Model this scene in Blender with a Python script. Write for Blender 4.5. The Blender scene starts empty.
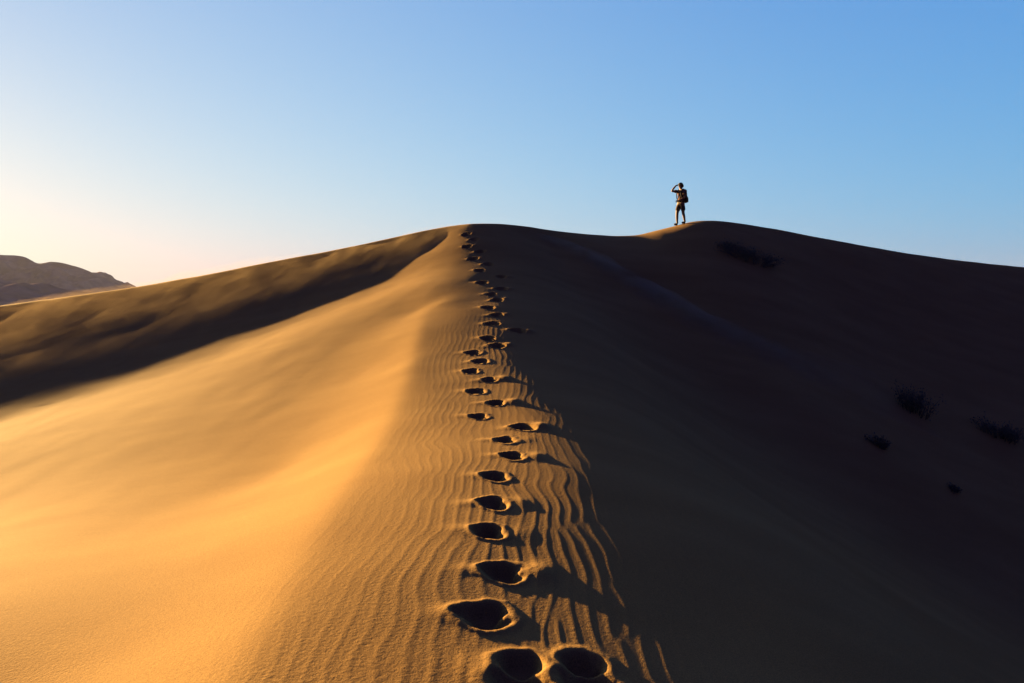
import bpy, bmesh, math, random
import numpy as np
from mathutils import Vector, Matrix

random.seed(7); rng = np.random.default_rng(7)
scene = bpy.context.scene
COL = scene.collection
R = math.radians

# ------------------------------------------------------------------ camera
W, HH, FPX, HOR = 1024.0, 683.0, 683.0, 300.0
CAMZ = 1.65
PITCH = math.atan((HH / 2 - HOR) / FPX)            # looking slightly down
CP, SP = math.cos(PITCH), math.sin(PITCH)

def px(u, v, d):
    """a point of the place seen at pixel u, v, at ground distance d ahead"""
    xc, yc = (u - W / 2) / FPX, (HH / 2 - v) / FPX
    dx, dy, dz = xc, CP + yc * SP, -SP + yc * CP
    t = d / dy
    return (dx * t, d, dz * t + CAMZ)

cam_d = bpy.data.cameras.new("camera"); cam = bpy.data.objects.new("camera", cam_d); COL.objects.link(cam)
cam.location = (0, 0, CAMZ); cam.rotation_euler = (math.pi / 2 - PITCH, 0, 0)
cam_d.sensor_width = 36.0; cam_d.lens = 36.0 * FPX / W
cam_d.clip_start = 0.05; cam_d.clip_end = 20000
scene.camera = cam

# ------------------------------------------------------------------ light
SUN_A, SUN_EL = R(48), math.atan(0.165)            # sun ahead and to the left, low
sun_dir = Vector((-math.sin(SUN_A) * math.cos(SUN_EL), math.cos(SUN_A) * math.cos(SUN_EL), math.sin(SUN_EL)))
sd = bpy.data.lights.new("sun", 'SUN'); sun = bpy.data.objects.new("sun", sd); COL.objects.link(sun)
sd.energy = 5.0; sd.angle = R(0.5); sd.color = (1.0, 0.655, 0.24)
sun.rotation_euler = sun_dir.to_track_quat('Z', 'Y').to_euler()
sun.location = (-60, 60, 30)

EXPOSURE = 2.0
scene.view_settings.view_transform = 'Standard'
scene.view_settings.look = 'None'
scene.view_settings.exposure = EXPOSURE
scene.view_settings.gamma = 1.0
scene.view_settings.use_curve_mapping = False

world = bpy.data.worlds.new("World"); scene.world = world; world.use_nodes = True
wt = world.node_tree; wt.nodes.clear()
wo = wt.nodes.new("ShaderNodeOutputWorld"); bg = wt.nodes.new("ShaderNodeBackground")
sky = wt.nodes.new("ShaderNodeTexSky"); sky.sky_type = 'NISHITA'; sky.sun_disc = False
sky.sun_elevation = SUN_EL; sky.sun_rotation = -SUN_A
sky.altitude = 300; sky.air_density = 2.0; sky.dust_density = 0.3; sky.ozone_density = 4.0
SKY_STRENGTH = 0.05
def wn(kind, op=None):
    n = wt.nodes.new(kind)
    if op: n.operation = op
    return n
def wmath(op, a, b=None, c=None, clamp=False):
    n = wn("ShaderNodeMath", op); n.use_clamp = clamp
    for i, v in enumerate((a, b, c)):
        if v is None: continue
        if isinstance(v, (int, float)): n.inputs[i].default_value = v
        else: wt.links.new(v, n.inputs[i])
    return n.outputs[0]
tc = wn("ShaderNodeTexCoord"); nrm = wn("ShaderNodeVectorMath", 'NORMALIZE'); wt.links.new(tc.outputs['Generated'], nrm.inputs[0])
dsep = wn("ShaderNodeSeparateXYZ"); wt.links.new(nrm.outputs[0], dsep.inputs[0])
elev = wmath('MAXIMUM', dsep.outputs['Z'], 0.0)
dot = wn("ShaderNodeVectorMath", 'DOT_PRODUCT'); wt.links.new(nrm.outputs[0], dot.inputs[0]); dot.inputs[1].default_value = sun_dir
dot_s = wmath('MAXIMUM', dot.outputs['Value'], 0.0)
csep = wn("ShaderNodeSeparateColor"); wt.links.new(sky.outputs[0], csep.inputs[0])
# sky colour graded per channel by height and angle from the sun
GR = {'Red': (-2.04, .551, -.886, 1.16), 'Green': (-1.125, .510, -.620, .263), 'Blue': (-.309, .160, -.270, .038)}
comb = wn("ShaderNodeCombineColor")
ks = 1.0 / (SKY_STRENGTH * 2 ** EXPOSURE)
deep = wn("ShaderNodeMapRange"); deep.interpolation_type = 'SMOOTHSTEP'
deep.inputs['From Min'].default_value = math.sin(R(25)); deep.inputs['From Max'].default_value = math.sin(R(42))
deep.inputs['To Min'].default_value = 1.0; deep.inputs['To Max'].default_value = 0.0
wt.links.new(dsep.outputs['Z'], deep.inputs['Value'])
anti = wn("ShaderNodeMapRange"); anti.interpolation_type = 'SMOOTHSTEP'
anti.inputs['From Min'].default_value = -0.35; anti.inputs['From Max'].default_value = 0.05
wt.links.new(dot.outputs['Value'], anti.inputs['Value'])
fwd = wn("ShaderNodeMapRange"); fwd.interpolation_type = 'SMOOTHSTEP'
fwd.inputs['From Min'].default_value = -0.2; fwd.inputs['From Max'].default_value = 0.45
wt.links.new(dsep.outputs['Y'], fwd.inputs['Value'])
lit_k = wmath('MULTIPLY', wmath('MULTIPLY', deep.outputs['Result'], anti.outputs['Result']), fwd.outputs['Result'])  # sky darkened overhead and behind the camera, added to cut fill in the shade
DIM_DOME = {'Red': .017, 'Green': .021, 'Blue': .125}
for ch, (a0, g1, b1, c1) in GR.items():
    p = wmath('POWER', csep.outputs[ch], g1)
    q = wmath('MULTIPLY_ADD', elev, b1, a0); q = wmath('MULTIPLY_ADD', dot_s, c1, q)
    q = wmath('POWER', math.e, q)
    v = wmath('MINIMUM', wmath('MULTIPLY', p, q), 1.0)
    v = wmath('ADD', wmath('MULTIPLY', v, lit_k), wmath('MULTIPLY', wmath('SUBTRACT', 1.0, lit_k), DIM_DOME[ch]))
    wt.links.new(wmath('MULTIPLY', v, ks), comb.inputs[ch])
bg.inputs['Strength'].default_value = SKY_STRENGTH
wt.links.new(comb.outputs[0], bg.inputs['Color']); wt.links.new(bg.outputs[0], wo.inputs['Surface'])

scene.cycles.use_denoising = True
scene.cycles.max_bounces = 6; scene.cycles.diffuse_bounces = 0
scene.cycles.volume_bounces = 0

# ------------------------------------------------------------------ numpy helpers
def spline(xs, ys):
    """monotone-ish cubic through knots, linear outside"""
    xs = np.asarray(xs, float); ys = np.asarray(ys, float)
    h = np.diff(xs); dl = np.diff(ys) / h
    m = np.empty_like(ys); m[0], m[-1] = dl[0], dl[-1]
    for i in range(1, len(xs) - 1):
        m[i] = (h[i] * dl[i - 1] + h[i - 1] * dl[i]) / (h[i - 1] + h[i])
    def f(q):
        q = np.asarray(q, float)
        i = np.clip(np.searchsorted(xs, q) - 1, 0, len(h) - 1)
        t = (q - xs[i]) / h[i]; tc = np.clip(t, 0, 1)
        y = ((2*tc**3 - 3*tc**2 + 1) * ys[i] + (tc**3 - 2*tc**2 + tc) * h[i] * m[i]
             + (3*tc**2 - 2*tc**3) * ys[i+1] + (tc**3 - tc**2) * h[i] * m[i+1])
        return y + np.where(t > 1, (q - xs[-1]) * m[-1], 0) + np.where(t < 0, (q - xs[0]) * m[0], 0)
    return f

class TPS:
    def __init__(self, pts, lam=1e-4):
        p = np.asarray(pts, float); n = len(p); self.p = p[:, :2]
        d2 = ((self.p[:, None] - self.p[None]) ** 2).sum(-1)
        K = 0.5 * d2 * np.log(d2 + 1e-9) + lam * np.eye(n) * d2.mean()
        P = np.c_[np.ones(n), self.p]
        A = np.block([[K, P], [P.T, np.zeros((3, 3))]])
        s = np.linalg.solve(A, np.r_[p[:, 2], 0, 0, 0]); self.w, self.a = s[:n], s[n:]
    def __call__(self, x, y):
        sh = np.shape(x); x = np.ravel(x).astype(float); y = np.ravel(y).astype(float)
        out = np.empty(x.size)
        for k in range(0, x.size, 60000):
            a, b = x[k:k+60000], y[k:k+60000]
            d2 = (a[:, None] - self.p[:, 0]) ** 2 + (b[:, None] - self.p[:, 1]) ** 2
            out[k:k+60000] = (0.5 * d2 * np.log(d2 + 1e-9)) @ self.w + self.a[0] + self.a[1] * a + self.a[2] * b
        return out.reshape(sh)

def sstep(a, b, x):
    t = np.clip((x - a) / (b - a), 0, 1); return t * t * (3 - 2 * t)
def smin(a, b, k):
    h = np.maximum(k - np.abs(a - b), 0) / k
    return np.minimum(a, b) - h * h * k * 0.25
def smax(a, b, k): return -smin(-a, -b, k)

_tab = rng.random((256, 256))
def vnoise(x, y):
    xi = np.floor(x).astype(int); yi = np.floor(y).astype(int)
    fx = x - xi; fy = y - yi; fx = fx*fx*fx*(fx*(fx*6-15)+10); fy = fy*fy*fy*(fy*(fy*6-15)+10)
    g = lambda a, b: _tab[a % 256, b % 256]
    return ((g(xi, yi)*(1-fx) + g(xi+1, yi)*fx)*(1-fy) + (g(xi, yi+1)*(1-fx) + g(xi+1, yi+1)*fx)*fy) * 2 - 1
def fbm(x, y, o=4):
    s = 0; a = 1
    for i in range(o): s = s + a * vnoise(x * 2**i + 17.3*i, y * 2**i + 5.1*i); a *= 0.5
    return s

# ------------------------------------------------------------------ the trail of footprints (u, v, lump thrown up beside it)
PRINTS = [(521, 677, 0), (588, 676, 0), (484, 617, 0), (504, 573, .040), (489, 532, 0.01), (493, 504, .02), (496, 477, 0),
          (513, 456.5, .03), (505, 440, .01), (523, 427, .055), (479, 415.5, 0), (495, 402.5, .045), (476, 391.5, 0),
          (489, 380, .04), (471.5, 371.3, .0), (480, 361.2, .0), (473, 353, 0), (497, 346, .05), (488, 338.5, 0), (518, 331, .05),
          (492, 324, 0), (496, 315.5, .03), (488, 308, 0), (497, 300, .04), (491, 294, 0), (501, 287, .04), (482, 283, 0),
          (501, 276, .04), (480, 272, 0), (488, 266, 0), (473, 258, 0.03), (480, 251, 0.03), (467, 245, 0.03), (474, 238, .03), (466, 231.5, .03)]
dist, d = [3.0, 3.0], 3.0
for i in range(2, len(PRINTS)):
    d += (0.6 if i < 18 else 0.65) * (0.5 if PRINTS[i][:2] == (518, 331) or PRINTS[i-1][:2] == (518, 331) else 1)
    dist.append(d)
tr = [px(u, v, dd) for (u, v, _), dd in zip(PRINTS, dist)]
ty = np.array([p[1] for p in tr]); tz = np.array([p[2] for p in tr])
uy, ui = np.unique(ty, return_index=True)
kz = np.array([tz[i] for i in ui])
pf = np.polyfit(uy, kz, 5)
def Z(y): return np.polyval(pf, np.clip(y, 3.0, 23.6)) + np.where(np.asarray(y) < 3.0, (3.0 - np.asarray(y)) * -0.01, 0)
XS = spline([-3, 3, 7, 10, 13, 16, 20, 24.5], [0.15, .1, .0, -.25, -.35, -.4, -.8, -1.5])

# ------------------------------------------------------------------ terrain: crest lines
crest_px = [(0, 305.7, 24.0), (66, 297, 24.05), (133, 287.5, 24.1), (199, 275.8, 24.15), (266, 262.5, 24.2), (339, 249, 24.3),
            (397, 236.6, 24.35), (436, 228.3, 24.4), (464, 224.3, 24.45), (497, 223.6, 24.75), (529, 226.8, 25.2), (561, 231, 25.7),
            (594, 234.5, 26.3), (620, 235.6, 26.7), (640, 234.5, 27.0), (658, 230, 27.2), (676, 225.2, 27.5), (693, 221.2, 27.8), (711, 220.3, 28.0),
            (734, 222.3, 28.4), (770, 228, 29.0), (799, 233.5, 29.5), (850, 243, 30.3), (900, 252, 31.2), (949, 259, 32.2), (1023, 267, 34.0)]
cl = [(-70, 16, -2.5), (-50, 20, -0.9), (-35, 22.6, 0.0), (-25, 23.7, 0.75), (-21, 23.9, 1.15)] + [px(*c) for c in crest_px] + [(42, 40, 2.5), (60, 47, 1.0), (110, 60, -3)]
cx = [c[0] for c in cl]
YC = spline(cx, [c[1] for c in cl]); ZC = spline(cx, [c[2] for c in cl])

# front surface of the near dune: spine, bowl on the left, slip face under the left crest, lee slope on the right
cp = []
for y in (-4, -1, 2, 4, 6, 8, 10, 12, 14, 16, 18, 20, 22, 24):
    x0, z0 = float(XS(y)), float(Z(y))
    cp.append((x0, y, z0))
    far = max(0, min(1, (y - 14) / 9))
    w = max(0.0, min(1.0, (y - 4.5) / 4))
    for dx, dz in ((.4, -.051 + .050*w), (.8, -.126 + .074*w), (1.2, -.222 + .09*w), (1.6, -.315 + .075*w), (2.2, -.53 + .05*w), (3.2, -1.08), (6.5, -3.0), (11, -5.4)):
        cp.append((x0 + dx, y, z0 + dz * (1 - .1 * far)))
    if y < 19:
        for dx, dz in ((-.5, .058 - .073*w), (-1.0, .062 - .10*w), (-1.3, .035 - .105*w)): cp.append((x0 + dx, y, z0 + dz))
rel = CAMZ
for y, row in ((-4, [(-2.0, -1.92), (-2.7, -2.08), (-3.3, -2.17), (-4.6, -2.35), (-7, -2.7), (-11, -3.4), (-20, -5.0)]),
               (3, [(-1.95, -1.88), (-2.5, -2.02), (-3.3, -2.03), (-4.4, -2.06), (-6.5, -2.34), (-10, -3.15), (-15, -4.2)]),
               (8, [(-2.1, -1.78), (-2.7, -2.02), (-3.6, -2.18), (-4.8, -2.34), (-6.5, -2.62), (-10, -3.35), (-15, -4.35)]),
               (12.5, [(-2.4, -1.13), (-3.2, -1.36), (-4, -1.52), (-6, -1.90), (-9, -2.48), (-12, -3.08), (-18, -4.3)]),
               (16, [(-2.2, -.25), (-3, -.42), (-4.5, -.74)])):
    for x, z in row: cp.append((x, y, z + rel))
# where the crest's shadow ends on the bowl: the sand there lies on the sheet of light that just clears the crest
bx, bl, bd = [], [], []
_sx, _sy, _t = -math.sin(SUN_A), math.cos(SUN_A), math.tan(SUN_EL)
for u, v in ((-60, 424), (0, 407), (83, 385), (166, 361), (266, 326), (340, 300), (389, 280), (420, 258)):
    best = None
    for dd in np.arange(15.0, 24.2, .05):
        x, y, z = px(u, v, dd); t = 0.0
        for _ in range(12): t = (float(YC(x + _sx * t)) - y) / _sy
        e = float(ZC(x + _sx * t)) - _t * t - z
        if best is None or abs(e) < best[0]: best = (abs(e), (x, y, z))
    x, y, z = best[1]; cp.append((x, y, z))
    bx.append(x); bl.append(float(YC(x)) - y); bd.append(float(ZC(x)) - z)
FOOT = spline([-42] + bx, [bl[0]] + bl); DROP = spline([-42] + bx, [bd[0]] + bd)
for xx in list(np.arange(-42, -6, 2.0)) + list(np.arange(-6, -2.6, .8)):   # slip face hangs below the crest
    yc, zc = float(YC(xx)), float(ZC(xx)); L, D = max(1.0, float(FOOT(xx))), float(DROP(xx))
    for q in (.15, .3, .5, .75):
        cp.append((xx, yc - q * L, zc - D * q - .30 * min(1, L / 6) * math.sin(math.pi * q ** .8)))
    cp.append((xx, yc + 2.0, zc + 1.0)); cp.append((xx, yc, zc))
cp += [(-18, 16, -3.7 + rel), (-27, 16, -4.6 + rel), (-30, 5, -6 + rel), (-40, 0, -6.6 + rel), (-1.5, 24.45, float(ZC(-1.5))), (0.6, 24.9, float(ZC(0.6)) - .05), (-1.5, 28, float(ZC(-1.5)) + .6), (3, 29, 3.6)]
XK = spline([-4, 3, 5.6, 8, 12.5, 17], [-1.2, -1.24, -1.42, -1.5, -1.78, -2.1])
def crease(x, y):                                   # where the flat top of the spine breaks into the steep sunny flank
    sp = lambda t: 0.07 * np.logaddexp(0, t / 0.07)
    sq = lambda t: 0.5 * np.logaddexp(0, t / 0.5)
    k = XK(y)
    return -0.30 * (sp(k - x) - sq(k - 1.1 - x)) * (1 - sstep(12, 19, y))
cp = [(x, y, z - float(crease(np.array(x), np.array(y)))) for x, y, z in cp]
F1b = TPS(cp)
def F1(x, y): return F1b(x, y) + crease(x, y)
# far dune behind on the right: a face rising away from the valley
fp = []
for u, v, dd in ((500, 245, 26), (561, 231, 26.6), (620, 235.6, 26.9), (658, 230, 27.2), (693, 221.2, 27.8), (734, 222.3, 28.4), (799, 233.5, 29.5), (900, 252, 31.2), (1023, 267, 34.0)):
    x, y, z = px(u, v, dd); k = min(1, max(0.0, (u - 600) / 180))
    fp.append((x, y, z)); fp.append((x - .5, y + 4, z + 1.2))
    fp.append((x, y - 2, z - .5 - .6 * k)); fp.append((x - .3, y - 6, z - 2.0 - 1.4 * k)); fp.append((x - .6, y - 12, z - 4.5 - 2.0 * k))
F3 = TPS(fp + [(50, 42, 2), (50, 30, -4.5), (50, 20, -8)])

def base_height(x, y):
    f1 = F1(x, y)
    m = (x > -6) & (y > 5)
    f = f1.copy()
    f[m] = smax(f1[m], F3(x[m], y[m]) - 0.35*np.maximum(0, 2.5 - x[m])**2, 0.7)
    f = np.maximum(f, -9)
    yc, zc = YC(x), ZC(x); s = y - yc
    fc = F1(x, yc); mc = x > -6
    fc[mc] = smax(fc[mc], F3(x[mc], yc[mc]) - 0.35*np.maximum(0, 2.5 - x[mc])**2, 0.7)
    far_k = 0.18 + 0.5 * np.exp(-((x - 6.6) / 2.2) ** 2)
    zc = zc + far_k * 0.22
    f = f + (zc - fc) * np.exp(np.minimum(s, 0) / 2.5)
    back = zc - 0.13 * s - 0.004 * np.maximum(s, 0) ** 2
    z = smin(f, np.where(s > -8, back, 1e3), far_k)
    z = np.where(s > 6, back, z)
    z = np.maximum(z, -9.0)
    r = np.hypot(x, y - 10)
    t = sstep(38, 110, r)
    return z * (1 - t) + (-9.0 + 0) * t

# ------------------------------------------------------------------ wind ripples
_k = []
for i in range(16):
    lam = 0.098 * (1 + 0.10 * rng.standard_normal()); a = 0.09 * rng.standard_normal() + 0.03
    _k.append((2*math.pi/lam*math.cos(a), 2*math.pi/lam*math.sin(a), rng.random()*6.283, rng.rayleigh()))
def ripples(x, y):
    m = sstep(-1.75, -1.15, x - .12*vnoise(x*.9, y*.5)) * (1 - sstep(1.4, 3.4, x)) * (1 - sstep(13, 19, y))
    out = np.zeros_like(x); q = m > 1e-3
    xx, yy = x[q], y[q]
    wx = xx + 0.07 * vnoise(xx*1.3 + 9, yy*.8) + .035 * vnoise(xx*2.5, yy*2.6 + 4) - 0.012*yy
    re = np.zeros_like(xx); im = np.zeros_like(xx)
    for kx, ky, ph, a in _k:
        p = kx*wx + ky*yy + ph; re += a*np.cos(p); im += a*np.sin(p)
    amp = np.sqrt(re**2 + im**2); amp = amp / (amp + 2.0)
    th = np.arctan2(im, re)
    prof = (np.cos(th + .35*np.sin(th))); prof = prof + .25*np.cos(2*th)
    out[q] = 0.00125 * m[q] * prof * amp * (0.8 + .35*vnoise(xx*.8, yy*.4)) * (0.5 + .5*sstep(-1.3, -.1, xx)) * (1 - .35*sstep(.1, .6, xx))
    return out

# ------------------------------------------------------------------ footprints
class Print: pass
prints = []
for i, ((u, v, lump), (x, y, z)) in enumerate(zip(PRINTS, tr)):
    if i < 25:                                        # where that spot of the trail meets the sand
        dd = np.arange(max(2.0, y - 2), y + 2, .01); a_ = px(u, v, 1.0)
        hits = base_height(a_[0]*dd, dd) > (a_[2] - CAMZ)*dd + CAMZ
        if hits.any(): y = float(dd[int(np.argmax(hits))]); x = a_[0]*y
    p = Print(); p.x, p.y, p.lump = x, y, lump
    p.ang = random.uniform(-.18, .18) + (0.12 if i % 2 else -0.08)
    p.w = random.uniform(.116, .136); p.l = random.uniform(.128, .155); p.sk = random.uniform(.1, .5)
    p.dep = random.uniform(.055, .072); p.seed = random.random()*50
    p.notch = random.uniform(.02, .28); p.nf = random.uniform(-.03, .06)
    p.kind = 'pair' if i < 2 else 'oval'
    if i == 3: p.w = .135
    if v > 600: p.dep = .075; p.w *= 1.08
    if 14 < i: p.w *= 1.2; p.l *= 1.25; p.dep *= 1.35
    prints.append(p)
def print_r(p, x, y):
    c, s = math.cos(p.ang), math.sin(p.ang)
    l = (x-p.x)*c + (y-p.y)*s; f = -(x-p.x)*s + (y-p.y)*c
    n = .16*vnoise(x*6.5 + p.seed, y*6.5) + .07*vnoise(x*17 + p.seed, y*17) + .025*vnoise(x*45 + p.seed, y*45)
    if p.kind == 'pair':
        a = np.hypot((l+.01)/.125, (f-.10)/.10); b = np.hypot((l-.01)/.15, (f+.07)/.12)
        r = smin(a, b, .28)
    else:
        f = f * (1 + p.sk * np.clip(-l / .13, 0, 1.2)) - .25 * p.sk * l     # narrows to the windward end
        a = np.hypot((l+.012)/(p.w*.98), (f-.04)/(p.l*.78)); b = np.hypot((l-.008)/(p.w*.95), (f+.045)/(p.l*.74))
        r = smin(a, b, .25)
    r = r + p.notch * np.exp(-((l-.105)/.045)**2 - ((f-p.nf)/.040)**2)
    return r + n, l, f
def add_prints(x, y, z):
    pid = np.full(x.shape, -1, np.int32); best = np.full(x.shape, 9.0)
    damp = np.zeros_like(x)
    for i, p in enumerate(prints):
        q = np.where((np.abs(x-p.x) < 1.1) & (np.abs(y-p.y) < .75))[0]
        if not len(q): continue
        r, l, f = print_r(p, x[q], y[q])
        dz = -p.dep * (1 - sstep(.40, 1.04, r)) * (1 + .30*vnoise(x[q]*14 + p.seed, y[q]*14))
        dz += .008 * np.exp(-((r-1.16)/.22)**2)
        dz += .011 * np.exp(-((l+.165)/.12)**2 - ((f-.01)/.11)**2) * sstep(.85, 1.15, r)      # drift banked on the windward side
        if p.lump: dz += .68 * p.lump * np.exp(-((l-.235)/.085)**2 - ((f-.03)/.13)**2) * sstep(.8, 1.15, r)
        z[q] += dz
        k = (r < 1.34) & (r < best[q]); best[q[k]] = r[k]; pid[q[k]] = i
    return pid

def height(x, y, detail=False):
    x = np.atleast_1d(np.asarray(x, float)); y = np.atleast_1d(np.asarray(y, float))
    z = base_height(x, y)
    if detail: z = z + ripples(x, y)
    return z
def ground(x, y): return float(height(x, y)[0])

# ------------------------------------------------------------------ terrain mesh: one polar sheet, dense where the photograph looks
th = np.r_[np.linspace(R(-47), R(47), 1400), np.linspace(R(47), R(313), 140)[1:-1]]
rr = np.r_[np.linspace(.02, 2.2, 34)[:-1], np.geomspace(2.2, 30, 800)[:-1], np.geomspace(30, 60, 110)[:-1], np.geomspace(60, 4000, 60)]
TT, RR = np.meshgrid(th, rr)
gx = (RR*np.sin(TT)).ravel(); gy = (RR*np.cos(TT)).ravel()
gz = height(gx, gy)
rp = ripples(gx, gy)
gz0 = gz.copy(); gz = gz + rp
gz += 0.012*fbm(gx*.6, gy*.35, 3)*sstep(2, 8, RR.ravel())*(np.hypot(gx, gy) < 60)
gz += np.where(np.hypot(gx, gy) > 80, 1.2*fbm(gx*.01, gy*.01, 3), 0) * sstep(80, 200, np.hypot(gx, gy))
pid = add_prints(gx, gy, gz)
nr, nt = RR.shape
I = np.arange(nr*nt).reshape(nr, nt); J = np.roll(I, -1, axis=1)
quads = np.stack([I[:-1], J[:-1], J[1:], I[1:]], -1).reshape(-1, 4)[:, ::-1]
fid = pid[quads]; fid = np.where((fid == fid[:, :1]).all(1), fid[:, 0], -1)

def mesh_np(name, co, faces, mat, origin=None):
    used, inv = np.unique(faces, return_inverse=True); inv = inv.reshape(faces.shape)
    v = co[used].astype(np.float32)
    if origin is not None: v = v - np.asarray(origin, np.float32)
    me = bpy.data.meshes.new(name)
    me.vertices.add(len(v)); me.vertices.foreach_set("co", v.ravel())
    me.loops.add(inv.size); me.loops.foreach_set("vertex_index", inv.ravel().astype(np.int32))
    me.polygons.add(len(inv)); me.polygons.foreach_set("loop_start", np.arange(0, inv.size, inv.shape[1], dtype=np.int32))
    me.polygons.foreach_set("use_smooth", np.ones(len(inv), bool))
    me.update(calc_edges=True); me.validate()
    me.materials.append(mat)
    o = bpy.data.objects.new(name, me); COL.objects.link(o)
    if origin is not None: o.location = origin
    return o

# ------------------------------------------------------------------ materials
def new_mat(name):
    m = bpy.data.materials.new(name); m.use_nodes = True
    nt_ = m.node_tree; b = nt_.nodes["Principled BSDF"]
    return m, nt_, b
def nd(t, kind, **kw):
    n = t.nodes.new(kind)
    for k, v in kw.items(): setattr(n, k, v)
    return n
def plain(name, col, rough=.8, bump=0, scale=60, var=.15):
    m, t, b = new_mat(name)
    b.inputs['Roughness'].default_value = rough
    tc = nd(t, "ShaderNodeTexCoord"); n = nd(t, "ShaderNodeTexNoise"); n.inputs['Scale'].default_value = scale; n.inputs['Detail'].default_value = 4
    t.links.new(tc.outputs['Object'], n.inputs['Vector'])
    mx = nd(t, "ShaderNodeMix", data_type='RGBA')
    mx.inputs['A'].default_value = (*[c*(1-var) for c in col], 1); mx.inputs['B'].default_value = (*[min(1, c*(1+var)) for c in col], 1)
    t.links.new(n.outputs['Fac'], mx.inputs['Factor']); t.links.new(mx.outputs['Result'], b.inputs['Base Color'])
    if bump:
        bp = nd(t, "ShaderNodeBump"); bp.inputs['Strength'].default_value = bump; bp.inputs['Distance'].default_value = .01
        t.links.new(n.outputs['Fac'], bp.inputs['Height']); t.links.new(bp.outputs['Normal'], b.inputs['Normal'])
    return m

SAND = (0.42, 0.235, 0.074)
def sand_material():
    m, t, b = new_mat("sand")
    b.inputs['Roughness'].default_value = 0.95
    b.inputs['Specular IOR Level'].default_value = 0.1
    geo = nd(t, "ShaderNodeNewGeometry")
    def noise(scale, detail=3, vec=None):
        n = nd(t, "ShaderNodeTexNoise"); n.inputs['Scale'].default_value = scale; n.inputs['Detail'].default_value = detail
        t.links.new(vec or geo.outputs['Position'], n.inputs['Vector']); return n
    mp = nd(t, "ShaderNodeMapping"); mp.inputs['Scale'].default_value = (.35, 1.3, 1.0); mp.inputs['Rotation'].default_value = (0, 0, R(35))
    t.links.new(geo.outputs['Position'], mp.inputs['Vector'])
    n1 = noise(.9, 5, mp.outputs['Vector']); n2 = noise(150, 3); n3 = noise(45, 5)
    r1 = nd(t, "ShaderNodeValToRGB"); e = r1.color_ramp.elements
    e[0].position, e[0].color = .3, (SAND[0]*.90, SAND[1]*.87, SAND[2]*.84, 1)
    e[1].position, e[1].color = .7, (SAND[0]*1.07, SAND[1]*1.09, SAND[2]*1.1, 1)
    t.links.new(n1.outputs['Fac'], r1.inputs['Fac'])
    r2 = nd(t, "ShaderNodeMapRange"); r2.inputs['From Min'].default_value = .3; r2.inputs['From Max'].default_value = .7
    r2.inputs['To Min'].default_value = .72; r2.inputs['To Max'].default_value = 1.28
    t.links.new(n2.outputs['Fac'], r2.inputs['Value'])
    mx = nd(t, "ShaderNodeVectorMath", operation='SCALE'); t.links.new(r1.outputs['Color'], mx.inputs[0]); t.links.new(r2.outputs['Result'], mx.inputs['Scale'])
    t.links.new(mx.outputs['Vector'], b.inputs['Base Color'])
    ad = nd(t, "ShaderNodeMath", operation='MULTIPLY_ADD'); ad.inputs[1].default_value = .5
    t.links.new(n2.outputs['Fac'], ad.inputs[0]); t.links.new(n3.outputs['Fac'], ad.inputs[2])
    bp = nd(t, "ShaderNodeBump"); bp.inputs['Strength'].default_value = .4; bp.inputs['Distance'].default_value = .008
    t.links.new(ad.outputs[0], bp.inputs['Height']); t.links.new(bp.outputs['Normal'], b.inputs['Normal'])
    return m
M_SAND = sand_material()

co = np.stack([gx, gy, gz], -1)

g = mesh_np("sand_dunes", co, quads[fid < 0], M_SAND); g["kind"] = "structure"
g["label"] = "orange desert sand dunes with a sharp crest, wind ripples and a dark lee side"

ORD = ["first", "second", "third", "fourth", "fifth", "sixth", "seventh", "eighth", "ninth", "tenth", "eleventh", "twelfth", "thirteenth",
       "fourteenth", "fifteenth", "sixteenth", "seventeenth", "eighteenth", "nineteenth", "twentieth"]
stray = [i for i, q in enumerate(PRINTS) if q[:2] == (518, 331)][0]
chain = [i for i in range(2, len(PRINTS)) if i != stray]
def print_label(i):
    if i == 0: return "kidney shaped footprint of the side by side pair, further from the shaded slope"
    if i == 1: return "rounded footprint of the side by side pair, closer to the shaded slope"
    if i == stray: return "lone footprint stepping off the trail onto the shaded side of the spine"
    n = chain.index(i); m = len(chain) - 1 - n
    look = "with sand lump beside it" if PRINTS[i][2] > .02 else "with a clean oval rim"
    if n == 0: return "largest oval footprint of the trail, directly above the side by side pair"
    if n < 16: return "oval footprint %s, %s above the side by side pair" % (look, ORD[n])
    if m == 0: return "small footprint at the very top of the trail, on the dune crest"
    return "small distant footprint, %s down the trail counted from the dune crest" % ORD[m]
for i, p in enumerate(prints):
    f = quads[fid == i]
    if len(f) < 4: continue
    o = mesh_np("footprint", co, f, M_SAND, (p.x, p.y, ground(p.x, p.y)))
    o["category"] = "footprint"; o["group"] = "trail of footprints up the dune spine"
    o["label"] = print_label(i)

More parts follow.
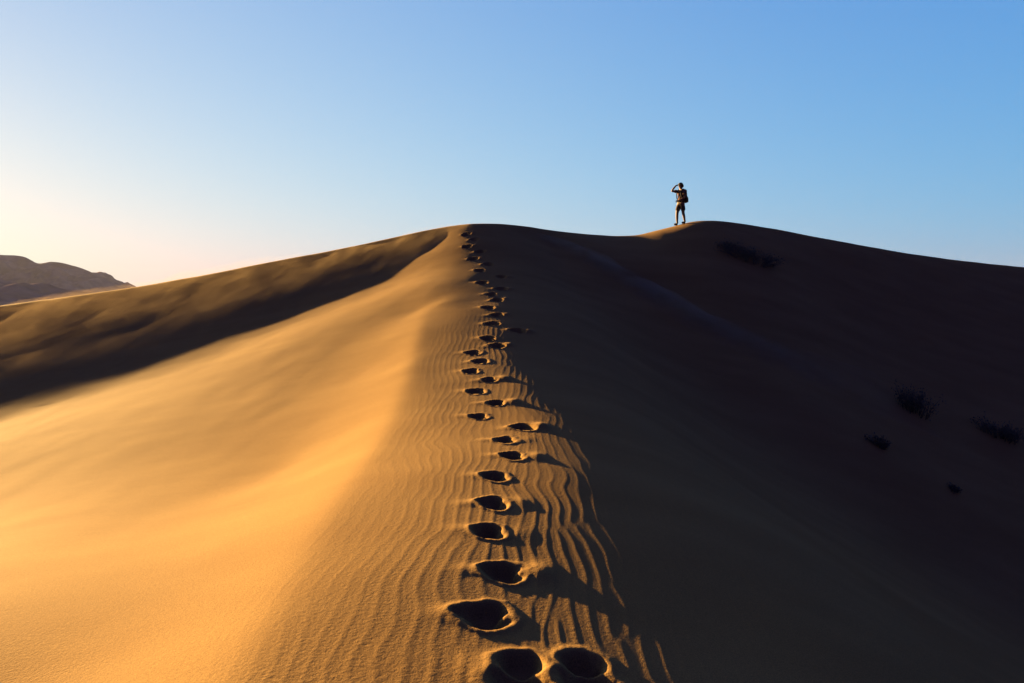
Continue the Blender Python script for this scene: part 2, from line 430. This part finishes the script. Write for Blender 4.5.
# ------------------------------------------------------------------ small mesh helpers
def link(name, me, mat=None, parent=None, loc=None):
    o = bpy.data.objects.new(name, me); COL.objects.link(o)
    if mat and not me.materials: me.materials.append(mat)
    if parent: o.parent = parent
    if loc is not None: o.location = loc
    return o
def from_bm(name, bm, mat, parent=None, loc=None, smooth=True):
    me = bpy.data.meshes.new(name); bm.normal_update(); bm.to_mesh(me); bm.free()
    if smooth: me.polygons.foreach_set("use_smooth", np.ones(len(me.polygons), bool))
    return link(name, me, mat, parent, loc)
def empty(name, loc, rz=0.0, label=None, cat=None, group=None):
    o = bpy.data.objects.new(name, None); COL.objects.link(o); o.location = loc; o.rotation_euler = (0, 0, rz); o.empty_display_size = .2
    if label: o["label"] = label
    if cat: o["category"] = cat
    if group: o["group"] = group
    return o
def skin(name, nodes, edges, mat, parent=None, root=0, sub=2):
    """a continuous body: joints with radii, grown with the Skin modifier"""
    me = bpy.data.meshes.new(name); bm = bmesh.new(); lay = bm.verts.layers.skin.verify()
    vs = []
    for i, (co_, r) in enumerate(nodes):
        v = bm.verts.new(co_); r = r if isinstance(r, tuple) else (r, r); v[lay].radius = r; v[lay].use_root = (i == root); vs.append(v)
    for a_, b_ in edges: bm.edges.new((vs[a_], vs[b_]))
    bm.to_mesh(me); bm.free()
    o = bpy.data.objects.new(name, me); COL.objects.link(o)
    k = o.modifiers.new("skin", 'SKIN'); k.use_smooth_shade = True; k.branch_smoothing = .3
    q = o.modifiers.new("sub", 'SUBSURF'); q.levels = sub; q.render_levels = sub
    dg = bpy.context.evaluated_depsgraph_get(); dg.update()
    res = bpy.data.meshes.new_from_object(o.evaluated_get(dg)); res.name = name
    bpy.data.objects.remove(o); bpy.data.meshes.remove(me)
    return link(name, res, mat, parent)
def ellipsoid(bm, c, r, seg=16, ring=10, rot=None):
    m = Matrix.Translation(c) @ (rot.to_4x4() if rot else Matrix()) @ Matrix.Diagonal((*r, 1))
    bmesh.ops.create_uvsphere(bm, u_segments=seg, v_segments=ring, radius=1, matrix=m)
def tube(bm, pts, radii, seg=6):
    prev = None; rings = []
    for i, p in enumerate(pts):
        p = Vector(p); t = (Vector(pts[min(i+1, len(pts)-1)]) - Vector(pts[max(i-1, 0)])).normalized()
        a_ = t.orthogonal().normalized(); b_ = t.cross(a_)
        rings.append([bm.verts.new(p + (a_*math.cos(k*6.2832/seg) + b_*math.sin(k*6.2832/seg)) * radii[i]) for k in range(seg)])
    for r0, r1 in zip(rings, rings[1:]):
        off = min(range(seg), key=lambda o_: sum((r0[k].co - r1[(k+o_) % seg].co).length for k in range(seg)))
        for k in range(seg): bm.faces.new((r0[k], r0[(k+1) % seg], r1[(k+1+off) % seg], r1[(k+off) % seg]))
    bm.faces.new(rings[0][::-1]); bm.faces.new(rings[-1])

def on_ground(u, v):
    """the point of the terrain seen at a pixel"""
    d = np.arange(2.0, 45, .02)
    a_, b_ = px(u, v, 1.0), None
    x = a_[0]*d; zz = (a_[2]-CAMZ)*d + CAMZ
    k = int(np.argmax(height(x, d) > zz))
    return float(x[k]), float(d[k]), float(height(x[k], d[k])[0])

# ------------------------------------------------------------------ the hiker on the far crest
HX, HY = px(680.5, 224, 27.7)[0], 27.7
FACE = R(212)                                       # looking into the sun, a little towards the camera
M_SKIN = plain("skin", (.30, .155, .085), .6, var=.06); M_SHIRT = plain("shirt_cloth", (.16, .06, .04), .9)
M_SHORT = plain("shorts_cloth", (.13, .075, .04), .9); M_DARK = plain("black_nylon", (.012, .012, .014), .7)
M_HAIR = plain("dark_hair", (.012, .009, .007), .6); M_BOOT = plain("boot_leather", (.09, .06, .04), .8)
M_STRAP = plain("webbing", (.02, .02, .022), .8); M_EYE = plain("eye_dark", (.02, .015, .012), .3)
hz = ground(HX, HY)
man = empty("person", (HX, HY, hz - .01), FACE, "person in t-shirt and shorts shading their eyes with one hand on the dune crest", "person")
SC = .94
def foot_drop(lx, ly):
    c_, s_ = math.cos(FACE), math.sin(FACE)
    return (ground(HX + SC*(lx*c_ - ly*s_), HY + SC*(lx*s_ + ly*c_)) - hz) / SC
DR, DL = foot_drop(.12, -.115), foot_drop(-.09, .115)
man.scale = (SC, SC, SC)
N = [((0, 0, .94), (.115, .145)), ((0, 0, 1.10), (.095, .130)), ((-.01, 0, 1.28), (.115, .160)), ((0, 0, 1.42), (.085, .125)), ((.012, 0, 1.50), .056),
     ((.025, 0, 1.565), .070), ((.035, 0, 1.635), (.096, .078)), ((.025, 0, 1.705), (.072, .062)),
     # right leg, stepping forward, its foot lower down the slope
     ((.01, -.095, .88), .104), ((.06, -.10, .68), .090), ((.105, -.105, .49+DR/2), .064), ((.10, -.11, .33+DR*.8), .063), ((.085, -.112, .10+DR), .041), ((.11, -.115, .045+DR), .044), ((.24, -.12, .03+DR), .032),
     # left leg, trailing
     ((-.01, .095, .88), .104), ((-.03, .10, .68), .090), ((-.035, .105, .49+DL/2), .064), ((-.085, .11, .33+DL*.8), .063), ((-.135, .112, .10+DL), .041), ((-.11, .115, .045+DL), .044), ((.02, .13, .03+DL), .032),
     # right arm raised to the brow
     ((.01, -.165, 1.415), .066), ((.14, -.23, 1.425), .055), ((.275, -.275, 1.43), .046), ((.225, -.20, 1.55), .044), ((.165, -.13, 1.655), .032), ((.125, -.085, 1.672), (.038, .016)),
     # left arm bent in front of the waist
     ((.01, .165, 1.415), .066), ((0, .22, 1.27), .055), ((.0, .235, 1.13), .046), ((.12, .185, 1.05), .043), ((.24, .12, .985), .032), ((.29, .095, .965), (.038, .016)),
     # nose and ears
     ((.135, 0, 1.625), .012), ((.03, .092, 1.63), .014), ((.03, -.092, 1.63), .014)]
E = [(0, 1), (1, 2), (2, 3), (3, 4), (4, 5), (5, 6), (6, 7), (0, 8), (8, 9), (9, 10), (10, 11), (11, 12), (12, 13), (13, 14), (0, 15), (15, 16), (16, 17), (17, 18), (18, 19), (19, 20), (20, 21),
     (3, 22), (22, 23), (23, 24), (24, 25), (25, 26), (26, 27), (3, 28), (28, 29), (29, 30), (30, 31), (31, 32), (32, 33), (6, 34), (6, 35), (6, 36)]
def finger(root_i, base, dirs, r=.0085):
    p = Vector(base); last = root_i
    for dv in dirs:
        N.append((tuple(p), r)); E.append((last, len(N)-1)); last = len(N)-1; p = p + Vector(dv)
    N.append((tuple(p), r*.8)); E.append((last, len(N)-1))
for k, ln in enumerate((.040, .046, .043, .034)):   # right hand flat over the brow, fingers towards the temple
    finger(27, (.103 + .012*k, -.058 - .010*k, 1.690 - .011*k + .012), [(-.020, ln*.75, .004), (-.014, ln*.5, -.004)])
finger(27, (.135, -.082, 1.645), [(-.012, .028, -.008), (-.01, .018, -.002)], .0095)
for k, ln in enumerate((.040, .046, .043, .034)):   # left hand lightly curled
    finger(33, (.318 - .004*k, .085 - .002*k, .985 - .020*k), [(ln*.8, -.018, -.010), (ln*.3, -.022, -.012)])
finger(33, (.295, .075, .992), [(.022, -.020, .012), (.02, -.008, .004)], .0095)
body = skin("body", N, E, M_SKIN, man)
# clothes grown on the same joints, a little looser
T = [((0, 0, .90), (.135, .165)), ((0, 0, 1.10), (.115, .148)), ((-.01, 0, 1.28), (.132, .175)), ((0, 0, 1.42), (.100, .140)), ((.008, 0, 1.475), .066),
     ((.01, -.165, 1.415), .082), ((.11, -.215, 1.425), .078), ((.155, -.236, 1.428), .080), ((.01, .165, 1.415), .082), ((.003, .21, 1.30), .078), ((0, .225, 1.235), .080)]
skin("t_shirt", T, [(0, 1), (1, 2), (2, 3), (3, 4), (3, 5), (5, 6), (6, 7), (3, 8), (8, 9), (9, 10)], M_SHIRT, man)
S = [((0, 0, .97), (.130, .160)), ((0, 0, .90), (.135, .165)), ((.01, -.098, .85), .118), ((.06, -.102, .68), .112), ((.085, -.104, .56), .108),
     ((-.01, .098, .85), .118), ((-.03, .102, .68), .112), ((-.035, .104, .56), .108)]
skin("shorts", S, [(0, 1), (1, 2), (2, 3), (3, 4), (1, 5), (5, 6), (6, 7)], M_SHORT, man, root=1)
for x0, y0, z0_ in ((.12, -.115, DR), (-.10, .115, DL)):
    B = [((x0 - .06, y0, z0_ + .055), (.052, .054)), ((x0 + .04, y0, z0_ + .050), (.048, .052)), ((x0 + .14, y0, z0_ + .040), (.036, .047)), ((x0 - .045, y0, z0_ + .14), .056)]
    skin("boot", B, [(0, 1), (1, 2), (0, 3)], M_BOOT, man)
bm = bmesh.new(); ellipsoid(bm, Vector((.012, 0, 1.68)), Vector((.132, .112, .098)), 20, 12)
for v in bm.verts:
    if v.co.x > .06 and v.co.z < 1.70: v.co.x = .06 + (v.co.x - .06) * .35
    if v.co.x < 0: v.co.z -= .05 * min(1, -v.co.x / .08)
from_bm("hair", bm, M_HAIR, man)
for sy in (-.032, .032):
    bm = bmesh.new(); ellipsoid(bm, Vector((.122, sy, 1.65)), Vector((.008, .013, .007)), 8, 6); from_bm("eye", bm, M_EYE, man)
bm = bmesh.new(); ellipsoid(bm, Vector((.122, 0, 1.583)), Vector((.006, .024, .006)), 8, 6); from_bm("mouth", bm, plain("lips", (.2, .07, .05), .5), man)

pack = empty("backpack", (HX, HY, hz + .9*SC), FACE, "large black backpack worn on the back of the hiker", "backpack")
pack.scale = (SC, SC, SC)
def soft_box(name, c, h, mat, parent, taper=0.0, r=.05):
    bm = bmesh.new(); bmesh.ops.create_cube(bm, size=2.0)
    for v in bm.verts:
        k = 1 - taper * (v.co.z > 0); v.co = Vector((v.co.x*h[0]*k, v.co.y*h[1]*k, v.co.z*h[2]))
    bmesh.ops.bevel(bm, geom=bm.edges[:], offset=r, segments=4, profile=.5, affect='EDGES')
    for v in bm.verts: v.co += Vector((.006*math.sin(v.co.z*37), 0, .004*math.sin(v.co.y*41))) + Vector(c)
    return from_bm(name, bm, mat, parent)
soft_box("main_bag", (-.205, 0, .27), (.085, .160, .26), M_DARK, pack, .22, .07)
soft_box("lid", (-.185, 0, .535), (.085, .125, .055), M_DARK, pack, .15, .045)
soft_box("front_pocket", (-.295, 0, .18), (.035, .115, .13), M_DARK, pack, .12, .035)
for sy in (-1, 1):
    soft_box("side_pocket", (-.20, sy*.17, .13), (.06, .030, .10), M_STRAP, pack, .05, .022)
    bm = bmesh.new()
    tube(bm, [(-.135, sy*.09, .55), (-.06, sy*.10, .585), (.03, sy*.115, .57), (.115, sy*.115, .47), (.135, sy*.115, .36), (.10, sy*.14, .22), (-.02, sy*.165, .12), (-.13, sy*.12, .07)], [.022]*8, 8)
    from_bm("shoulder_strap", bm, M_STRAP, pack)
bm = bmesh.new(); tube(bm, [(.12*math.cos(t)+.01, .17*math.sin(t), .055) for t in np.linspace(-2.2, 2.2, 17)], [.02]*17, 8); from_bm("hip_belt", bm, M_STRAP, pack)

# ------------------------------------------------------------------ desert shrubs on the shaded slopes
M_LEAF = plain("dusty_leaf", (.17, .155, .10), .9, var=.3, scale=9); M_TWIG = plain("dry_twig", (.20, .15, .09), .9)
def shrub(u, v, wid, hgt, n, label, spread=1.0, seed=0):
    rs = random.Random(seed)
    x, y, z = on_ground(u, v)
    root = empty("desert_shrub", (x, y, z - .02), 0, label, "shrub", "desert shrubs on the shaded slopes")
    e = .3; gzx = (ground(x+e, y) - ground(x-e, y)) / (2*e); gzy = (ground(x, y+e) - ground(x, y-e)) / (2*e)
    bt, bl_ = bmesh.new(), bmesh.new()
    for k in range(n):
        az = rs.uniform(0, 6.283); rr_ = rs.random() ** .6
        bx_, by_ = wid*.32*rr_*math.cos(az)*spread, wid*.22*rr_*math.sin(az)*spread
        base = Vector((bx_, by_, gzx*bx_ + gzy*by_))
        lean = Vector((math.cos(az)*rs.uniform(.1, 1.0)*wid*.42*rr_, math.sin(az)*rs.uniform(.1, 1.0)*wid*.32*rr_, hgt*rs.uniform(.45, 1.0)))
        pts = [base, base + lean*.4 + Vector((0, 0, .06*hgt)), base + lean*.75 + Vector((0, 0, .06*hgt)), base + lean]
        tube(bt, pts, [.010, .008, .006, .003], 4)
        for j in range(26):
            t = rs.uniform(.2, 1.0); q = base + lean*t + Vector((rs.gauss(0, .05), rs.gauss(0, .05), rs.gauss(.02, .05)))*(wid/1.0)**.5
            dv = (lean.normalized() + Vector((rs.gauss(0, .6), rs.gauss(0, .6), rs.gauss(0, .5)))).normalized() * rs.uniform(.03, .075)
            sd_ = dv.orthogonal().normalized(); sd_.rotate(Matrix.Rotation(rs.uniform(0, 6.28), 3, dv.normalized())); sd_ *= rs.uniform(.008, .018)
            vs = [bl_.verts.new(q), bl_.verts.new(q + dv*.5 + sd_), bl_.verts.new(q + dv), bl_.verts.new(q + dv*.5 - sd_)]
            bl_.faces.new(vs)
    from_bm("stems", bt, M_TWIG, root); from_bm("leaves", bl_, M_LEAF, root, smooth=False)
    return root
shrub(913, 412, 1.1, .60, 50, "bushy desert shrub low in the dark valley, tallest of the shrubs", seed=1)
shrub(998, 437, 1.3, .40, 50, "wide low dark shrub beyond the tallest bushy one in the shaded valley", seed=2)
shrub(748, 257, 1.9, .22, 150, "low flat spreading shrub just under the dune crest, down from the standing person", spread=1.35, seed=3)
shrub(878, 446, .50, .20, 18, "small scrubby tuft just downslope of the tallest valley shrub", seed=4)
shrub(956, 492, .32, .09, 9, "small flat tuft on the dark slope beneath the two big valley shrubs", seed=5)

# ------------------------------------------------------------------ mountains beyond the left crest
def rock_material(name, c0, c1):
    m, t, b = new_mat(name); b.inputs['Roughness'].default_value = 1.0; b.inputs['Specular IOR Level'].default_value = 0
    geo = nd(t, "ShaderNodeNewGeometry"); n = nd(t, "ShaderNodeTexNoise"); n.inputs['Scale'].default_value = .02; n.inputs['Detail'].default_value = 8
    t.links.new(geo.outputs['Position'], n.inputs['Vector'])
    r_ = nd(t, "ShaderNodeValToRGB"); r_.color_ramp.elements[0].color = (*c0, 1); r_.color_ramp.elements[1].color = (*c1, 1)
    r_.color_ramp.elements[0].position = .35; r_.color_ramp.elements[1].position = .65
    t.links.new(n.outputs['Fac'], r_.inputs['Fac']); t.links.new(r_.outputs['Color'], b.inputs['Base Color'])
    return m
def range_mesh(name, prof, dist_, depth, mat, rough, seed):
    xs_ = [px(u, v, dist_)[0] for u, v in prof]; zs_ = [px(u, v, dist_)[2] for u, v in prof]
    f = spline(xs_, zs_)
    X, Y = np.meshgrid(np.linspace(xs_[0], xs_[-1], 420), np.linspace(-depth, depth, 160))
    k = np.maximum(0, 1 - np.abs(Y) / depth) ** 1.15
    top = f(X) + 12
    n = fbm(X/90.0 + seed, (Y + dist_)/130.0, 6); rg = 1 - np.abs(fbm(X/60.0 + seed*2, (Y + dist_)/150.0 + 7, 5))
    rough = rough * np.clip(f(X) / (.5 * max(zs_)), 0, 1)
    z = top * k + rough * (n*.5 + rg*.6 - .4) * np.minimum(1, 4*(1-k)) * (k > 0) * sstep(0, .3, k)
    z = z - 12
    co_ = np.stack([X.ravel(), (Y + dist_).ravel(), z.ravel()], -1)
    I_ = np.arange(X.size).reshape(X.shape)
    q_ = np.stack([I_[:-1, :-1], I_[:-1, 1:], I_[1:, 1:], I_[1:, :-1]], -1).reshape(-1, 4)
    o = mesh_np(name, co_, q_, mat); o["kind"] = "structure"; return o
M_ROCK = rock_material("desert_rock", (.26, .185, .215), (.44, .32, .36)); M_ROCK2 = rock_material("desert_rock_pale", (.24, .17, .19), (.40, .29, .31))
range_mesh("mountains", [(-420, 300), (-300, 262), (-200, 244), (-120, 252), (-50, 249), (0, 254.5), (25, 257), (37, 263), (52, 261.5), (72, 265), (92, 272.5), (100, 277), (106, 277), (113, 282), (119, 289), (130, 296), (150, 302), (200, 308)],
           2600, 480, M_ROCK, 38, 3.1)["label"] = "dark purple brown mountains on the horizon beyond the left crest"
range_mesh("hills", [(-420, 300), (-200, 286), (-60, 279), (-10, 278), (8, 281), (22, 284), (45, 283), (60, 288), (90, 292), (130, 298), (170, 304)],
           1500, 260, M_ROCK2, 16, 8.7)["label"] = "lower pale foothills in front of the mountains"

# ------------------------------------------------------------------ air and blown sand
def volume_mat(name, col, dens, aniso=0.0):
    m = bpy.data.materials.new(name); m.use_nodes = True; t = m.node_tree; t.nodes.clear()
    o = t.nodes.new("ShaderNodeOutputMaterial"); v = t.nodes.new("ShaderNodeVolumePrincipled")
    v.inputs['Color'].default_value = (*col, 1); v.inputs['Density'].default_value = dens; v.inputs['Anisotropy'].default_value = aniso
    t.links.new(v.outputs[0], o.inputs['Volume']); return m, t, v
HAZE_D = 0.00005
mh, _, _ = volume_mat("haze_air", (.68, .70, .88), HAZE_D)
bm = bmesh.new(); bmesh.ops.create_cube(bm, size=1.0, matrix=Matrix.Translation((0, 0, 85)) @ Matrix.Diagonal((8400, 8400, 200, 1)))
hb = from_bm("haze", bm, mh, smooth=False); hb["kind"] = "stuff"

# sand blown over the left crest: a thin closed body of dust lying on the slip face
md, t, v = volume_mat("blown_sand_dust", (.85, .60, .34), 1.0, .2)
geo = nd(t, "ShaderNodeNewGeometry")
def vnode(ax, ay, az_, detail, dist_=0.0):
    cb = nd(t, "ShaderNodeCombineXYZ")               # coordinates along the wind, across it and off the slope
    for i, (vec, k) in enumerate((((-.51, -.77, -.38), ax), ((.83, -.50, -.25), ay), ((0, -.45, .89), az_))):
        dp = nd(t, "ShaderNodeVectorMath", operation='DOT_PRODUCT'); dp.inputs[1].default_value = tuple(k*c for c in vec)
        t.links.new(geo.outputs['Position'], dp.inputs[0]); t.links.new(dp.outputs['Value'], cb.inputs[i])
    n = nd(t, "ShaderNodeTexNoise"); n.inputs['Scale'].default_value = 1.0; n.inputs['Detail'].default_value = detail; n.inputs['Distortion'].default_value = dist_
    t.links.new(cb.outputs[0], n.inputs['Vector']); return n
na = vnode(.75, 2.0, 1.6, 9, 1.6); nb = vnode(.8, 6.0, 2.0, 6, .5)
mr = nd(t, "ShaderNodeMapRange"); mr.inputs['From Min'].default_value = .38; mr.inputs['From Max'].default_value = .72; mr.inputs['To Min'].default_value = 0.14; mr.inputs['To Max'].default_value = 1.0
t.links.new(na.outputs['Fac'], mr.inputs['Value'])
mb = nd(t, "ShaderNodeMapRange"); mb.inputs['From Min'].default_value = .35; mb.inputs['From Max'].default_value = .68; mb.inputs['To Min'].default_value = .15; mb.inputs['To Max'].default_value = 1.3
t.links.new(nb.outputs['Fac'], mb.inputs['Value'])
mm = nd(t, "ShaderNodeMath", operation='MULTIPLY'); t.links.new(mr.outputs['Result'], mm.inputs[0]); t.links.new(mb.outputs['Result'], mm.inputs[1])
m2 = nd(t, "ShaderNodeMath", operation='MULTIPLY'); t.links.new(mm.outputs[0], m2.inputs[0]); m2.inputs[1].default_value = DUST_D = 0.34
t.links.new(m2.outputs[0], v.inputs['Density'])
xs_ = np.linspace(-27, -.9, 160); qs_ = np.linspace(-.02, 1.0, 40)
X, Q = np.meshgrid(xs_, qs_)
L = np.maximum(FOOT(X), 1.5); Yd = YC(X) - Q * L
gh = height(X.ravel(), Yd.ravel()).reshape(X.shape)
edge = sstep(0, .12, (X + 27) / 26.1) * (1 - sstep(.90, 1.0, (X + 27) / 26.1)) * sstep(-.02 + .06*sstep(-8, -3, X), .10 + .18*sstep(-8, -3, X), Q) * (1 - sstep(.35, 1.0, Q))
thick = edge * (.42 + .22*vnoise(X*.9, Q*6))
top_ = gh + np.maximum(thick, .012); bot_ = gh - .05
def closed_sheet(name, X, Y, top, bot, mat, label):
    n0 = X.size; I_ = np.arange(n0).reshape(X.shape)
    q1 = np.stack([I_[:-1, :-1], I_[:-1, 1:], I_[1:, 1:], I_[1:, :-1]], -1).reshape(-1, 4)
    rim = np.r_[I_[0, :], I_[1:, -1], I_[-1, :-1][::-1], I_[1:-1, 0][::-1]]; rim2 = np.roll(rim, -1)
    fs = np.r_[q1[:, ::-1], q1 + n0, np.stack([rim, rim2, rim2 + n0, rim + n0], -1)]
    co_ = np.r_[np.stack([X.ravel(), Y.ravel(), top.ravel()], -1), np.stack([X.ravel(), Y.ravel(), bot.ravel()], -1)]
    o = mesh_np(name, co_, fs, mat); o["kind"] = "stuff"; o["label"] = label
    b_ = bmesh.new(); b_.from_mesh(o.data); bmesh.ops.recalc_face_normals(b_, faces=b_.faces[:]); b_.to_mesh(o.data); b_.free()
    return o
closed_sheet("blown_sand", X, Yd, top_, bot_, md, "streaks of fine sand blown by the wind over the left crest")

# a faint veil of dust trailing down the brink of the near dune on the shaded side
mv, t, v = volume_mat("blown_sand_veil", (.95, .72, .50), 1.0, 0.0)
geo = nd(t, "ShaderNodeNewGeometry"); n = nd(t, "ShaderNodeTexNoise"); n.inputs['Scale'].default_value = 1.1; n.inputs['Detail'].default_value = 4
t.links.new(geo.outputs['Position'], n.inputs['Vector'])
mr = nd(t, "ShaderNodeMapRange"); mr.inputs['From Min'].default_value = .3; mr.inputs['From Max'].default_value = .7; mr.inputs['To Min'].default_value = .2; mr.inputs['To Max'].default_value = 1.5
t.links.new(n.outputs['Fac'], mr.inputs['Value']); t.links.new(mr.outputs['Result'], v.inputs['Density'])
path = [on_ground(u, v_) for u, v_ in ((528, 233), (556, 243), (585, 256), (612, 270), (640, 286), (672, 304), (705, 322), (745, 340), (800, 364), (850, 384), (905, 404))]
pt = np.linspace(0, 1, len(path)); PX = spline(pt, [p[0] for p in path]); PY = spline(pt, [p[1] for p in path])
Tt, Ss = np.meshgrid(np.linspace(0, 1, 120), np.linspace(-1, 1, 21))
cxp, cyp = PX(Tt), PY(Tt); ddx, ddy = np.gradient(cxp, axis=1), np.gradient(cyp, axis=1); ln = np.hypot(ddx, ddy) + 1e-9
wd = .35 + .9*Tt
X = cxp - ddy/ln*Ss*wd; Yv = cyp + ddx/ln*Ss*wd
gh = height(X.ravel(), Yv.ravel()).reshape(X.shape)
thick = .30 * (1 - Ss**2)**2 * sstep(0, .12, Tt) * (1 - sstep(.45, 1.0, Tt)) * (.8 + .5*vnoise(Tt*14, Ss*1.5))
closed_sheet("blown_sand", X, Yv, gh + np.maximum(thick, .012), gh - .04, mv, "faint veil of dust trailing down the brink on the shaded side")
scene.cycles.volume_step_rate = 1.0
scene.cycles.volume_max_steps = 256
